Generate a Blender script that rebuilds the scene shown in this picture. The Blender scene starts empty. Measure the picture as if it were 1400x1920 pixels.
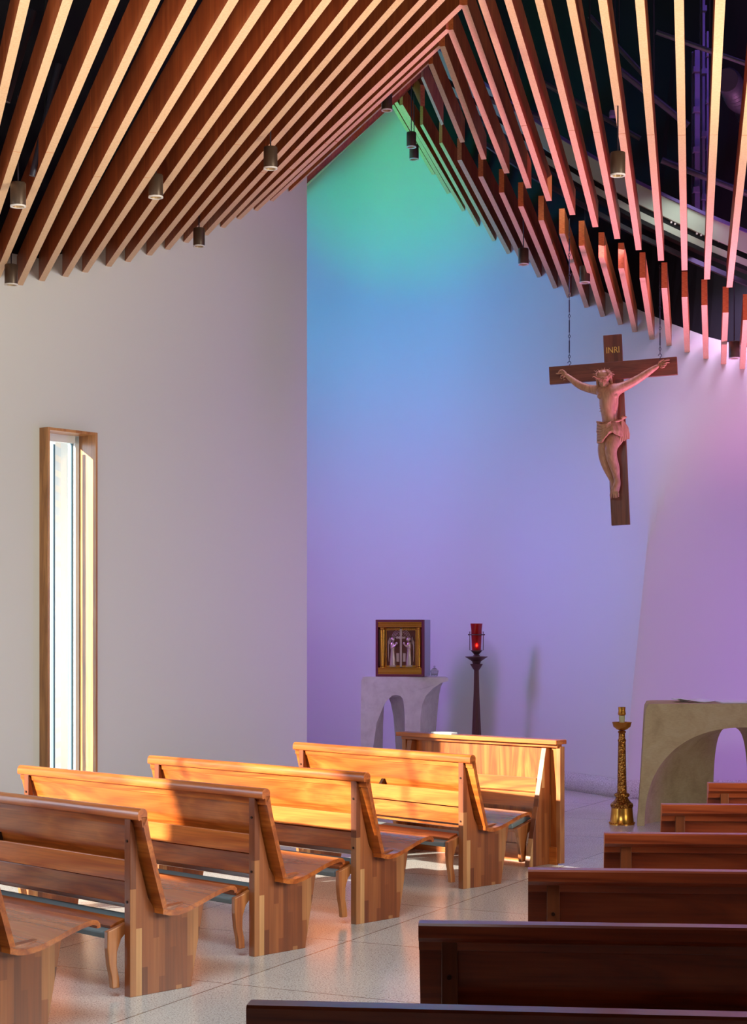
import bpy, bmesh, math, random
from mathutils import Vector, Matrix, noise
random.seed(7)
C = bpy.context.scene.collection
S = bpy.context.scene
PI = math.pi
F, HY, CZ = 3350.0, 1170.0, 1.65          # focal length in pixels, horizon row, eye height

# ------------------------------------------------------------------ camera
cam = bpy.data.cameras.new('camera'); co = bpy.data.objects.new('camera', cam); C.objects.link(co)
co.location = (0, 0, CZ); co.rotation_euler = (PI/2, 0, 0)
cam.sensor_fit = 'HORIZONTAL'; cam.sensor_width = 36; cam.lens = F/1400*36
cam.shift_y = (HY-960)/1400; cam.clip_end = 200
S.camera = co
S.view_settings.view_transform = 'Standard'; S.view_settings.look = 'None'
S.view_settings.gamma = 1; S.view_settings.use_curve_mapping = False
S.view_settings.exposure = 0.35

def lin(r, g, b):
    f = lambda c: (c/255)/12.92 if c <= 10 else (((c/255)+.055)/1.055)**2.4
    return (f(r), f(g), f(b))
# ------------------------------------------------------------------ world
W = bpy.data.worlds.new('world'); S.world = W; W.use_nodes = True
W.node_tree.nodes['Background'].inputs[0].default_value = (.62, .80, 1, 1)
W.node_tree.nodes['Background'].inputs[1].default_value = 4.5
# ------------------------------------------------------------------ lights
def look(o, d):
    o.rotation_euler = Vector(d).to_track_quat('-Z', 'Y').to_euler()
def sun(name, d, e, col, ang=.6):
    l = bpy.data.lights.new(name, 'SUN'); l.energy = e; l.color = col; l.angle = math.radians(ang)
    o = bpy.data.objects.new(name, l); C.objects.link(o); look(o, d); return o
def area(name, loc, tgt, e, col, sx, sy, spread=180):
    l = bpy.data.lights.new(name, 'AREA'); l.shape = 'RECTANGLE'; l.size = sx; l.size_y = sy
    l.energy = e; l.color = col; l.spread = math.radians(spread)
    o = bpy.data.objects.new(name, l); C.objects.link(o); o.location = loc
    look(o, Vector(tgt)-Vector(loc)); return o
def spot(name, loc, tgt, e, col, ang, blend=1, r=.2):
    l = bpy.data.lights.new(name, 'SPOT'); l.energy = e; l.color = col; l.spot_size = math.radians(ang)
    l.spot_blend = blend; l.shadow_soft_size = r
    o = bpy.data.objects.new(name, l); C.objects.link(o); o.location = loc
    look(o, Vector(tgt)-Vector(loc)); return o
sun('sunlight', (.90, .43, -.30), 17, (1, .90, .76))
area('slat_uplight_fill', (-2.6, 4.9, .15), (-2.6, 7.9, 4.6), 90, (1, .89, .76), 1.6, .8, 78)  # added unseen uplight near the floor, fills slat sides and undersides
area('right_area_fill', (7.4, 6.5, 2.8), (-4, 11.5, 2.6), 213.6, (0.980, 1.000, 0.860), 6, 3, 88)  # added area fill before the solid right wall, brightens the left wall
area('overhead_floor_fill', (-1.2, 5.0, 4.4), (-.2, 9.8, 0), 53.9, (0.780, 0.900, 1.000), 3.0, 1.2, 100)  # added fill out of view, brightens the floor and seats
area('green_wall_light', (-1.6, 18.9, 5.6), (.35, 20.0, 7.3), 8.6, (0.000, 1.000, 0.000), .5, .5, 90)
area('cyan_wall_light', (-2.3, 18.4, 5.0), (.8, 19.8, 5.3), 34.1, (0.000, 0.407, 1.000), .6, .8, 130)
area('blue_wall_light', (-2.3, 18.5, 3.4), (2.3, 17.1, 2.0), 6.6, (0.161, 0.248, 1.000), .5, 1.2, 56)
area('violet_wall_light', (-2.3, 18.2, 3.3), (1.0, 19.2, 1.0), 33.4, (0.497, 0.204, 1.000), .6, 1.4, 150)
area('pink_wall_light', (7.3, 14.1, 1.8), (3.5, 17.0, 1.3), 40.8, (0.463, 0.151, 1.000), 1.0, 2.6, 96)
area('magenta_slat_fill', (4.8, 14.5, .25), (2.9, 14.7, 7.0), 85, (1, .34, .72), .7, .7, 74)  # added unseen floor uplight, tints the slats pink
area('warm_slat_fill', (4.6, 8.3, .2), (.5, 10.6, 5.6), 105, (1, .85, .70), 1.0, .8, 76)  # added floor-level fill out of view, brightens the slat undersides
area('skylight_wash', (3.0, 16.2, 5.6), (2.7, 17.2, 3.0), 9, (.92, 1, .93), 3.4, .3, 130)
area('lilac_wall_fill', (3.0, 16.35, 5.0), (2.6, 17.1, 2.6), 24, (.74, .50, 1), 2.6, .3, 120)  # added hidden fill under the beam, tints the altar wall lilac
area('void_light', (4.6, 14.0, 8.3), (4.4, 16, 6), 22, (.40, .22, 1), 1.5, 1.0)

# ------------------------------------------------------------------ helpers
def obj(name, bm, mats, parent=None, smooth=None, bevel=0, segs=2):
    bmesh.ops.recalc_face_normals(bm, faces=bm.faces[:])
    me = bpy.data.meshes.new(name); bm.to_mesh(me); bm.free()
    for m in (mats if isinstance(mats, (list, tuple)) else [mats]): me.materials.append(m)
    if smooth is not None:
        me.shade_smooth(); me.set_sharp_from_angle(angle=math.radians(smooth))
    o = bpy.data.objects.new(name, me); C.objects.link(o)
    if parent: o.parent = parent
    if bevel:
        b = o.modifiers.new('bevel', 'BEVEL'); b.width = bevel; b.segments = segs; b.limit_method = 'ANGLE'
        b.angle_limit = math.radians(40)
    return o
def tag(o, label, cat, group=None, kind=None):
    o['label'] = label
    if cat: o['category'] = cat
    if group: o['group'] = group
    if kind: o['kind'] = kind
    return o
def thing(name, label, cat, loc=(0, 0, 0), rz=0, group=None):
    o = bpy.data.objects.new(name, None); C.objects.link(o); o.location = loc; o.rotation_euler = (0, 0, rz)
    return tag(o, label, cat, group)
def struct(name, bm, m, **k):
    o = obj(name, bm, m, **k); o['kind'] = 'structure'; return o
def box(bm, c, s, mi=0, M=None):
    vs = []
    for z in (-.5, .5):
        for x, y in ((-.5, -.5), (.5, -.5), (.5, .5), (-.5, .5)):
            v = Vector((c[0]+x*s[0], c[1]+y*s[1], c[2]+z*s[2]))
            vs.append(bm.verts.new(M @ v if M else v))
    for q in ((0, 3, 2, 1), (4, 5, 6, 7), (0, 1, 5, 4), (1, 2, 6, 5), (2, 3, 7, 6), (3, 0, 4, 7)):
        f = bm.faces.new([vs[i] for i in q]); f.material_index = mi
    return bm
def hexa(bm, p, mi=0, mis=None):      # p: 8 points, bottom ring then top ring
    vs = [bm.verts.new(v) for v in p]
    for k, q in enumerate(((0, 3, 2, 1), (4, 5, 6, 7), (0, 1, 5, 4), (1, 2, 6, 5), (2, 3, 7, 6), (3, 0, 4, 7))):
        f = bm.faces.new([vs[i] for i in q]); f.material_index = mis[k] if mis else mi
    return bm
def prism(bm, prof, x0, x1, mi=0):    # (y,z) outline pushed along x
    a = [bm.verts.new((x0, y, z)) for y, z in prof]; b = [bm.verts.new((x1, y, z)) for y, z in prof]
    n = len(prof)
    for i in range(n):
        f = bm.faces.new((a[i], a[(i+1) % n], b[(i+1) % n], b[i])); f.material_index = mi
    f = bm.faces.new(a[::-1]); f.material_index = mi
    f = bm.faces.new(b); f.material_index = mi
    return bm
def lathe(bm, prof, c=(0, 0, 0), n=32, mi=0, flute=None, caps=True):
    rings = []
    for r, z in prof:
        ring = []
        for k in range(n):
            a = 2*PI*k/n; rr = r*(1+(flute(k, z) if flute else 0))
            ring.append(bm.verts.new((c[0]+rr*math.cos(a), c[1]+rr*math.sin(a), c[2]+z)))
        rings.append(ring)
    for i in range(len(rings)-1):
        for k in range(n):
            f = bm.faces.new((rings[i][k], rings[i][(k+1) % n], rings[i+1][(k+1) % n], rings[i+1][k])); f.material_index = mi
    if caps:
        for r in (rings[0][::-1], rings[-1]):
            f = bm.faces.new(r); f.material_index = mi
    return bm
def tube(bm, pts, r, n=8, closed=False, mi=0):
    pts = [Vector(p) for p in pts]; N = len(pts); rings = []
    rs = r if isinstance(r, (list, tuple)) else [r]*N
    for i, p in enumerate(pts):
        if closed: d = pts[(i+1) % N]-pts[i-1]
        else: d = pts[min(i+1, N-1)]-pts[max(i-1, 0)]
        d = d.normalized(); up = Vector((0, 0, 1)) if abs(d.z) < .9 else Vector((0, 1, 0))
        a = d.cross(up).normalized(); b = d.cross(a)
        rings.append([bm.verts.new(p+rs[i]*(a*math.cos(2*PI*k/n)+b*math.sin(2*PI*k/n))) for k in range(n)])
    for i in range(N if closed else N-1):
        A, B = rings[i], rings[(i+1) % N]
        for k in range(n):
            f = bm.faces.new((A[k], A[(k+1) % n], B[(k+1) % n], B[k])); f.material_index = mi
    if not closed:
        bm.faces.new(rings[0]).material_index = mi; bm.faces.new(rings[-1][::-1]).material_index = mi
    return bm
def ball(bm, c, s, rot=None, u=14, v=9):
    M = Matrix.Translation(c) @ (rot.to_matrix().to_4x4() if rot else Matrix()) @ Matrix.Diagonal((*s, 1))
    bmesh.ops.create_uvsphere(bm, u_segments=u, v_segments=v, radius=1, matrix=M); return bm
def B(): return bmesh.new()
def at(px, py, z): return Vector(((px-700)/F*z, z, CZ+(HY-py)/F*z))

# ------------------------------------------------------------------ materials
def mat(name, col=(.5, .5, .5), rough=.5, metal=0, spec=.5, coat=0):
    m = bpy.data.materials.new(name); m.use_nodes = True; p = m.node_tree.nodes['Principled BSDF']
    p.inputs['Base Color'].default_value = (*col, 1); p.inputs['Roughness'].default_value = rough
    p.inputs['Metallic'].default_value = metal; p.inputs['Specular IOR Level'].default_value = spec
    p.inputs['Coat Weight'].default_value = coat; p.inputs['Coat Roughness'].default_value = .15
    return m, m.node_tree, p
def node(nt, t, **k):
    n = nt.nodes.new(t)
    for a, b in k.items(): setattr(n, a, b)
    return n
def coords(nt, scale, rot=(0, 0, 0), loc=(0, 0, 0), src='Object'):
    tc = node(nt, 'ShaderNodeTexCoord'); mp = node(nt, 'ShaderNodeMapping')
    nt.links.new(tc.outputs[src], mp.inputs[0])
    mp.inputs['Scale'].default_value = scale; mp.inputs['Rotation'].default_value = rot; mp.inputs['Location'].default_value = loc
    return mp.outputs[0]
def ramp(nt, fac, stops):
    r = node(nt, 'ShaderNodeValToRGB'); nt.links.new(fac, r.inputs[0]); el = r.color_ramp.elements
    while len(el) < len(stops): el.new(.5)
    for e, (p, c) in zip(el, stops): e.position = p; e.color = (*c, 1)
    return r.outputs[0]
def noise_tex(nt, vec, scale, detail=4, dist=0, rough=.5):
    n = node(nt, 'ShaderNodeTexNoise'); nt.links.new(vec, n.inputs['Vector'])
    n.inputs['Scale'].default_value = scale; n.inputs['Detail'].default_value = detail
    n.inputs['Distortion'].default_value = dist; n.inputs['Roughness'].default_value = rough
    return n.outputs['Fac']
def mixc(nt, a, b, fac, mode='MULTIPLY'):
    m = node(nt, 'ShaderNodeMix', data_type='RGBA', blend_type=mode)
    for s, v in ((m.inputs[0], fac), (m.inputs[6], a), (m.inputs[7], b)):
        if hasattr(v, 'links'): nt.links.new(v, s)
        else: s.default_value = v if isinstance(v, float) else (*v, 1)
    return m.outputs[2]
def bump(nt, p, h, strength=.2, dist=.002):
    b = node(nt, 'ShaderNodeBump'); b.inputs['Strength'].default_value = strength; b.inputs['Distance'].default_value = dist
    nt.links.new(h, b.inputs['Height']); nt.links.new(b.outputs[0], p.inputs['Normal'])
def wood(name, dark, mid, light, axis='x', rough=.32, coat=.4, big=1.0, random_tone=.0):
    m, nt, p = mat(name, mid, rough, coat=coat)
    sc = {'x': (.9, 9, 9), 'y': (9, .9, 9), 'z': (9, 9, .9)}[axis]
    v = coords(nt, sc)
    n1 = noise_tex(nt, v, 1.0*big, 4, .7)
    w = node(nt, 'ShaderNodeMath', operation='MULTIPLY_ADD'); nt.links.new(n1, w.inputs[0]); w.inputs[1].default_value = 7.5; w.inputs[2].default_value = 0
    fr = node(nt, 'ShaderNodeMath', operation='PINGPONG'); nt.links.new(w.outputs[0], fr.inputs[0]); fr.inputs[1].default_value = 1
    c1 = ramp(nt, fr.outputs[0], [(0, tuple(.45*a_+.55*b_ for a_, b_ in zip(dark, mid))), (.3, mid), (1, light)])
    sc2 = {'x': (3, 130, 130), 'y': (130, 3, 130), 'z': (130, 130, 3)}[axis]
    n2 = noise_tex(nt, coords(nt, sc2), 1.0, 3)
    c2 = ramp(nt, n2, [(.3, (.72, .70, .68)), (.6, (1, 1, 1))])
    n3 = noise_tex(nt, coords(nt, {'x': (.6, 2, 3), 'y': (2, .6, 3), 'z': (2, 2, .6)}[axis], loc=(3, 1, 7)), 1.0, 2)
    c3 = ramp(nt, n3, [(.35, (.78, .74, .70)), (.65, (1.08, 1.05, 1.0))])
    c = mixc(nt, mixc(nt, c1, c2, .8), c3, .9)
    nt.links.new(c, p.inputs['Base Color'])
    bump(nt, p, n2, .08, .001)
    return m
CH_D, CH_M, CH_L = lin(126, 52, 16), lin(180, 88, 30), lin(208, 116, 48)
M_pew = wood('cherry_wood', CH_D, CH_M, CH_L, 'x')
M_pew_shade = wood('cherry_wood_shaded', lin(110, 38, 18), lin(148, 60, 28), lin(168, 76, 38), 'x')  # darker cherry copy: shade over the right pews put into the colour
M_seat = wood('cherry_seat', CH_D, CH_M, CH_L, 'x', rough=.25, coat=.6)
M_post = wood('cherry_post', CH_D, lin(170, 96, 50), lin(196, 124, 70), 'z')
M_batten = wood('slat_shaded_side', lin(140, 66, 30), lin(164, 82, 40), lin(180, 98, 50), 'z', rough=.45, coat=.1)  # slat sides: shade between the slats put into the darker colour
M_edge, nt, p = mat('slat_lit_edge', lin(226, 186, 146), .5)  # slat undersides: light from below put into the paler colour
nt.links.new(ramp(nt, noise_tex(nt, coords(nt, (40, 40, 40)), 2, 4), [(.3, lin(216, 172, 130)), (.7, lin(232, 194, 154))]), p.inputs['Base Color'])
M_end, nt, p = mat('slat_lit_end', lin(206, 104, 50), .5)  # end faces: light falling on them put into the brighter orange
nt.links.new(ramp(nt, noise_tex(nt, coords(nt, (30, 30, 160)), 1, 4), [(.3, lin(188, 88, 40)), (.7, lin(220, 122, 62))]), p.inputs['Base Color'])
def laminate(name, axis='y', stops=None):
    m, nt, p = mat(name, CH_M, .38, coat=.12)
    tc = node(nt, 'ShaderNodeTexCoord'); sp = node(nt, 'ShaderNodeSeparateXYZ'); nt.links.new(tc.outputs['Object'], sp.inputs[0])
    a = node(nt, 'ShaderNodeMath', operation='MULTIPLY'); nt.links.new(sp.outputs['Y' if axis == 'y' else 'X'], a.inputs[0]); a.inputs[1].default_value = 31
    fl = node(nt, 'ShaderNodeMath', operation='FLOOR'); nt.links.new(a.outputs[0], fl.inputs[0])
    zz = node(nt, 'ShaderNodeMath', operation='MULTIPLY_ADD'); nt.links.new(fl.outputs[0], zz.inputs[0]); zz.inputs[1].default_value = .37
    zs = node(nt, 'ShaderNodeMath', operation='MULTIPLY'); nt.links.new(sp.outputs['Z'], zs.inputs[0]); zs.inputs[1].default_value = 2.1
    nt.links.new(zs.outputs[0], zz.inputs[2])
    zf = node(nt, 'ShaderNodeMath', operation='FLOOR'); nt.links.new(zz.outputs[0], zf.inputs[0])
    cb = node(nt, 'ShaderNodeCombineXYZ'); nt.links.new(fl.outputs[0], cb.inputs[0]); nt.links.new(zf.outputs[0], cb.inputs[1])
    wn = node(nt, 'ShaderNodeTexWhiteNoise', noise_dimensions='2D'); nt.links.new(cb.outputs[0], wn.inputs['Vector'])
    c = ramp(nt, wn.outputs['Value'], stops or [(0, lin(106, 48, 22)), (.45, lin(142, 72, 34)), (.8, lin(164, 92, 48)), (1, lin(204, 146, 94))])
    g = ramp(nt, noise_tex(nt, coords(nt, (60, 60, 2.5)), 1, 4), [(.3, (.74, .72, .70)), (.65, (1, 1, 1))])
    fr = node(nt, 'ShaderNodeMath', operation='FRACT'); nt.links.new(a.outputs[0], fr.inputs[0])
    gl = ramp(nt, fr.outputs[0], [(0, (.55, .5, .45)), (.05, (1, 1, 1))])
    nt.links.new(mixc(nt, mixc(nt, c, g, 1.0), gl, .6), p.inputs['Base Color'])
    return m
M_lam = laminate('laminated_cherry')
M_pad, _, _ = mat('kneeler_vinyl', lin(112, 122, 124), .32)
M_steel, _, _ = mat('bolt_steel', lin(120, 112, 104), .35, 1)
M_dkbolt, _, _ = mat('bolt_bronze', lin(60, 36, 24), .4, .6)
M_wall, nt, p = mat('painted_plaster', lin(222, 220, 214), .7, spec=.25)
bump(nt, p, noise_tex(nt, coords(nt, (1, 1, 1)), 60, 4), .05, .002)
M_black, _, _ = mat('black_void_paint', (.010, .010, .013), .7, spec=.3)
M_dkmetal, _, _ = mat('black_metal', (.035, .032, .05), .45, .3)
M_beam, _, _ = mat('white_painted_steel', lin(176, 186, 172), .5)
M_gold, nt, p = mat('brass', lin(214, 150, 66), .26, 1)
M_goldr, nt, p = mat('chased_brass', lin(206, 148, 70), .34, 1)
v = node(nt, 'ShaderNodeTexVoronoi'); nt.links.new(coords(nt, (1, 1, 1)), v.inputs['Vector']); v.inputs['Scale'].default_value = 70
bump(nt, p, v.outputs['Distance'], .9, .006)
nt.links.new(ramp(nt, v.outputs['Distance'], [(.1, lin(226, 168, 84)), (.6, lin(140, 84, 34))]), p.inputs['Base Color'])
M_bronze, _, _ = mat('dark_bronze', lin(96, 62, 60), .42, .55)
M_pend, _, _ = mat('pendant_bronze', lin(92, 74, 60), .4, .5)
M_ring, _, _ = mat('pendant_ring', lin(226, 220, 214), .4)
M_refl, _, _ = mat('pendant_reflector', lin(170, 140, 100), .4, .4)
M_stone, nt, p = mat('cast_stone', lin(186, 162, 120), .75, spec=.25)
c = ramp(nt, noise_tex(nt, coords(nt, (1, 1, 1)), 5, 8, .5, .65), [(.25, lin(168, 144, 104)), (.5, lin(190, 166, 124)), (.8, lin(202, 182, 142))])
c = mixc(nt, c, ramp(nt, noise_tex(nt, coords(nt, (30, 30, 140)), 1, 3), [(.3, (.86, .85, .83)), (.6, (1, 1, 1))]), .7)
nt.links.new(c, p.inputs['Base Color']); bump(nt, p, noise_tex(nt, coords(nt, (1, 1, 1)), 90, 3), .15, .002)
M_stone2, nt, p = mat('pale_cast_stone', lin(206, 196, 190), .75, spec=.25)
c = ramp(nt, noise_tex(nt, coords(nt, (1, 1, 1)), 8, 8, .5, .65), [(.25, lin(206, 196, 190)), (.55, lin(226, 218, 212)), (.8, lin(236, 228, 222))])
nt.links.new(c, p.inputs['Base Color']); bump(nt, p, noise_tex(nt, coords(nt, (1, 1, 1)), 90, 3), .15, .002)
# terrazzo floor: 1.22 m slabs laid along the slanting aisle
def terrazzo(name, joints=True, rough=.22):
    m, nt, p = mat(name, (.5, .5, .5), rough)
    n1 = noise_tex(nt, coords(nt, (1, 1, 1)), 140, 2)
    c = ramp(nt, n1, [(.30, lin(150, 140, 132)), (.44, lin(206, 200, 194)), (.60, lin(222, 218, 212)), (.70, lin(240, 238, 234))])
    v = node(nt, 'ShaderNodeTexVoronoi'); nt.links.new(coords(nt, (1, 1, 1)), v.inputs['Vector']); v.inputs['Scale'].default_value = 62
    c = mixc(nt, c, ramp(nt, v.outputs['Distance'], [(.20, (.50, .46, .44)), (.28, (1, 1, 1))]), .75)
    c = mixc(nt, c, ramp(nt, noise_tex(nt, coords(nt, (1, 1, 1)), 1.3, 3), [(.3, (.90, .89, .88)), (.7, (1, 1, 1))]), 1.0)
    if joints:
        br = node(nt, 'ShaderNodeTexBrick'); a = math.atan2(.4436, .896)
        # brick rows run across the aisle
        mp = coords(nt, (1, 1, 1), rot=(0, 0, a), loc=(0, 0, 0)); nt.links.new(mp, br.inputs['Vector'])
        br.offset = 0; br.squash = 1
        br.inputs['Scale'].default_value = 1; br.inputs['Brick Width'].default_value = 1.22; br.inputs['Row Height'].default_value = 1.22
        br.inputs['Mortar Size'].default_value = .004; br.inputs['Mortar Smooth'].default_value = 0
        br.inputs['Color1'].default_value = (1, 1, 1, 1); br.inputs['Color2'].default_value = (.93, .93, .93, 1); br.inputs['Mortar'].default_value = (.22, .2, .18, 1)
        c = mixc(nt, c, br.outputs['Color'], 1.0)
        m['mapping'] = 1
    nt.links.new(c, p.inputs['Base Color']); return m
M_floor = terrazzo('terrazzo_floor')
M_base = terrazzo('terrazzo_base', False, .45)

# ------------------------------------------------------------------ room plan
WX = lambda t: Vector((-2.64+.6*t, 14.5+.8*t))            # left wall line
WN = Vector((.8, -.6))                                     # its normal, into the room
TC = 3.335                                                  # where the left wall stops
def wall_t(px, q=0):                                       # left-wall station seen at column px
    k = (px-700)/F
    # -2.64+.6t+.8q = k(14.5+.8t-.6q)
    return (k*(14.5-.6*q)+2.64-.8*q)/(.6-.8*k)
def left_pt(px, py, q=0):
    t = wall_t(px, q); w = WX(t)+WN*q
    return Vector((w.x, w.y, CZ+(HY-py)/F*w.y))
FD = [(0, 0), (.53, 1.12), (1.29, 2.35), (2.32, 3.45), (3.2, 3.95), (5.6, 4.3), (8, 4.4)]
def Fd(d):
    if d <= 0: return 0
    for (a, b), (c, e) in zip(FD, FD[1:]):
        if d <= c: return b+(e-b)*(d-a)/(c-a)
    return FD[-1][1]
def Fs(d):                                                 # smoothed
    return sum(Fd(d+o)*w for o, w in ((-.25, .2), (-.12, .2), (0, .2), (.12, .2), (.25, .2))) if d > .45 else Fd(d)
def kx(h): return 2.41+.1*(h-.7) if h > .7 else 2.41+.03*(h-.7)
def back_z(X, h):
    w = .002+.6*max(0, min(1, (h-2.3)/2.4))**1.5
    d = kx(h)-X
    dd = w*math.log1p(math.exp(min(40, d/w))) if d/w < 35 else d
    return 16.85-max(0, X-2.4)*.03+Fs(dd)

# ------------------------------------------------------------------ slats: end points
E_px = {1:(547,360),2:(514,377),3:(484,395),4:(452,411),5:(422,427),6:(390,441),7:(353,455),8:(318,468),9:(284,479),10:(244,491),11:(208,500),12:(164,511),13:(127,519),14:(83,527),15:(42,535)}
T_px = {5:835,6:800,7:757,8:715,9:670,10:620,11:565,12:505,13:445,14:367,15:298}
R_px = {-1:(772,164),0:(787,145),1:(803,120),2:(825,87),3:(840,56),4:(866,10)}
M_px = {-1:(797,199),0:(834,234),1:(872,267),2:(912,299),3:(955,325),4:(996,353),5:(1034,377),6:(1078,403),7:(1121,426),8:(1162,448),9:(1202,469),10:(1244,489),11:(1288,507),12:(1330,524),13:(1372,539),14:(1413,554)}
MT_px = {5:907,6:957,7:1015,8:1075,9:1135,10:1205,11:1279,12:1357,13:1432,14:1510}
W_px = {-1:(874,396),0:(901,425),1:(931,452),2:(959,476),3:(988,499),4:(1016,520),5:(1046,541),6:(1072,558),7:(1105,577),8:(1135,594),9:(1168,609),10:(1195,623),11:(1227,637),12:(1259,649),13:(1293,661),14:(1328,673),15:(1361,683),16:(1396,692)}
L_px = {-3:(752,197),-2:(790,234),-1:(826,268),0:(861,300),1:(901,331),2:(940,361),3:(976,387),4:(1014,413),5:(1053,438),6:(1090,461),7:(1127,483),8:(1164,503),9:(1204,521),10:(1245,540),11:(1283,557),12:(1320,572),13:(1360,586),14:(1398,600)}
Mz = {-1:18.9,0:18.1,1:17.4,2:16.9,3:16.5,4:16.2,5:15.9,6:15.75,7:15.65,8:15.6,9:15.55,10:15.5,11:15.45,12:15.4,13:15.35,14:15.3}
def ridge(i):
    d = 1-.063742*i
    return (794.9-38.2535*i)/d, (154.42-39.4466*i)/d, 18.0*d
def back_hit(px, py):                                      # where a sight line meets the back wall
    z = 17.0
    for _ in range(60):
        p = at(px, py, z); z += .5*(back_z(p.x, p.z)-z)
    return at(px, py, z)
BW, BH = .05, .225
def slat_mesh(a, b, joint=None, h=BH, w=BW):
    bm = B(); d = Vector((b.x-a.x, b.y-a.y, 0)).normalized(); n = Vector((-d.y, d.x, 0))*w/2
    up = Vector((0, 0, h)); g = .0025
    segs = [(0, 1)]
    if joint:
        L = (b-a).length; segs = [(0, joint-g/L), (joint+g/L, 1)]
    o = a.copy()
    for s0, s1 in segs:
        p0, p1 = (a.lerp(b, s0)-o), (a.lerp(b, s1)-o)
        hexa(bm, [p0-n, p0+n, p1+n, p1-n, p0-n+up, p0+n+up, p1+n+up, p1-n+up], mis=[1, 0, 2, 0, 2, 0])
    return bm, o
ORD = ['first','second','third','fourth','fifth','sixth','seventh','eighth','ninth','tenth','eleventh','twelfth','thirteenth','fourteenth','fifteenth','sixteenth','seventeenth','eighteenth','nineteenth','twentieth']
def slat(a, b, label, group, joint=None, w=BW):
    bm, o = slat_mesh(a, b, joint, w=w)
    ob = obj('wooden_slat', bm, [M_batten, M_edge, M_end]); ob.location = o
    tag(ob, label, 'slat', group); return ob

# ------------------------------------------------------------------ floor, walls, ceiling
bm = B(); box(bm, (-2, 10, -.1), (30, 30, .2)); fl = struct('floor', bm, M_floor)
mpn = [n for n in M_floor.node_tree.nodes if n.bl_idname == 'ShaderNodeTexBrick'][0].inputs['Vector'].links[0].from_node
# rotate so that rows follow the aisle; offsets put joints where the photo has them
a = math.atan2(.4436, .896); mpn.inputs['Rotation'].default_value = (0, 0, a)
# rotated coords: x' = x cos a - y sin a ; y' = x sin a + y cos a ; seams: x'=-4.24, y'=7.05
mpn.inputs['Location'].default_value = (4.24-1.22*0, -7.05+1.22*0, 0)

WIN = [(-.093, .459, .28, 3.235)]                           # t0,t1,sill,head of the visible window
for ta, tb in ((-11.9, -5.75),): WIN.append((ta, tb, .28, 4.05))
def topz(t):
    pts = [(-20, 4.4), (-.6, 4.45), (.4, 4.75), (1.2, 5.1), (2.0, 5.55), (TC, 6.08)]
    for (a_, b_), (c_, d_) in zip(pts, pts[1:]):
        if t <= c_: return b_+(d_-b_)*(t-a_)/(c_-a_)
    return pts[-1][1]
def wseg(bm, t0, t1, h0, h1, f=None, q0=0, q1=-.19, mi=0):
    P = []
    for top in (0, 1):
        for t, q in ((t0, q0), (t1, q0), (t1, q1), (t0, q1)):
            w = WX(t)+WN*q; P.append(Vector((w.x, w.y, (f(t) if f and top else (h1 if top else h0)))))
    hexa(bm, P, mi)
bm = B(); cuts = sorted(WIN); t = -23
for (t0, t1, s, hd) in cuts:
    wseg(bm, t, t0, 0, 0, topz); wseg(bm, t0, t1, 0, s); wseg(bm, t0, t1, hd, 0, topz); t = t1
for tt in (1.2, 2.0, TC): wseg(bm, t, tt, 0, 0, topz); t = tt
struct('wall_left', bm, M_wall)
bm = B(); t = -23
P = []
for tt in (-23, -.6, .4, 1.2, 2.0, TC):
    w = WX(tt)-WN*.02; w2 = WX(tt)-WN*.3
    P.append((w, w2, topz(tt)))
for (a0, b0, h0), (a1, b1, h1) in zip(P, P[1:]):
    hexa(bm, [Vector((*a0, h0)), Vector((*a1, h1)), Vector((*b1, h1)), Vector((*b0, h0)), Vector((*a0, 9.2)), Vector((*a1, 9.2)), Vector((*b1, 9.2)), Vector((*b0, 9.2))])
struct('trim_1', bm, M_black)

# altar wall: one ruled, slowly folding surface, ending in black above the slats
xs = [-3.2, -2.6, -2, -1.4, -.9]+[-.6+.15*k for k in range(14)]+[1.55+.05*k for k in range(12)]
xs = [x for x in xs if x < 2.1]
def wtop(px):                                              # image row of the wall's upper edge
    pts = [(500, 140), (722, 140), (800, 262), (846, 330), (901, 385), (959, 432), (1016, 474), (1072, 512), (1135, 548), (1195, 580), (1259, 607), (1328, 632), (1396, 650), (1500, 680), (2400, 900)]
    for (a_, b_), (c_, d_) in zip(pts, pts[1:]):
        if px <= c_: return b_+(d_-b_)*(px-a_)/(c_-a_)
    return 900
def wall_cols(off=0):
    # columns run as X = kx(h)-d, so that one column is the crease
    ds = [5.6, 4.9, 4.2, 3.7, 3.3]+[3.1-.1*k for k in range(26)]+[.5, .42, .34, .27, .2, .15, .1, .06, .03, .012, 0, -.02, -.06, -.12, -.2, -.3, -.45, -.6, -.8, -1, -1.3, -1.7, -2.2, -3.2, -4.2, -5.4]
    return sorted(set(round(d, 4) for d in ds), reverse=True)
wh = lambda px, zb: CZ+(HY-wtop(px))/F*zb
def wall_surface(h0f, h1f, n, off=0):
    bm = B(); grid = []
    for d in wall_cols():
        hq = 5.0
        for _ in range(5):
            X0 = kx(hq)-d; zb = back_z(X0, hq); px = 700+F*X0/zb; hq = min(7.8, wh(px, zb))
        h1 = h1f(px, zb); h0 = h0f(px, zb); col = []
        for k in range(n+1):
            h = h0+(h1-h0)*k/n; X = kx(h)-d; col.append(bm.verts.new((X+off*-.5, back_z(X, h)-off, h)))
        grid.append(col)
    for A_, B_ in zip(grid, grid[1:]):
        for k in range(n): bm.faces.new((A_[k], B_[k], B_[k+1], A_[k+1]))
    return bm
o = struct('wall_back', wall_surface(lambda p, z: 0, wh, 46), M_wall, smooth=14)
o = struct('trim_2', wall_surface(lambda p, z: wh(p, z), lambda p, z: 9.2, 6, 0), M_black)
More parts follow.
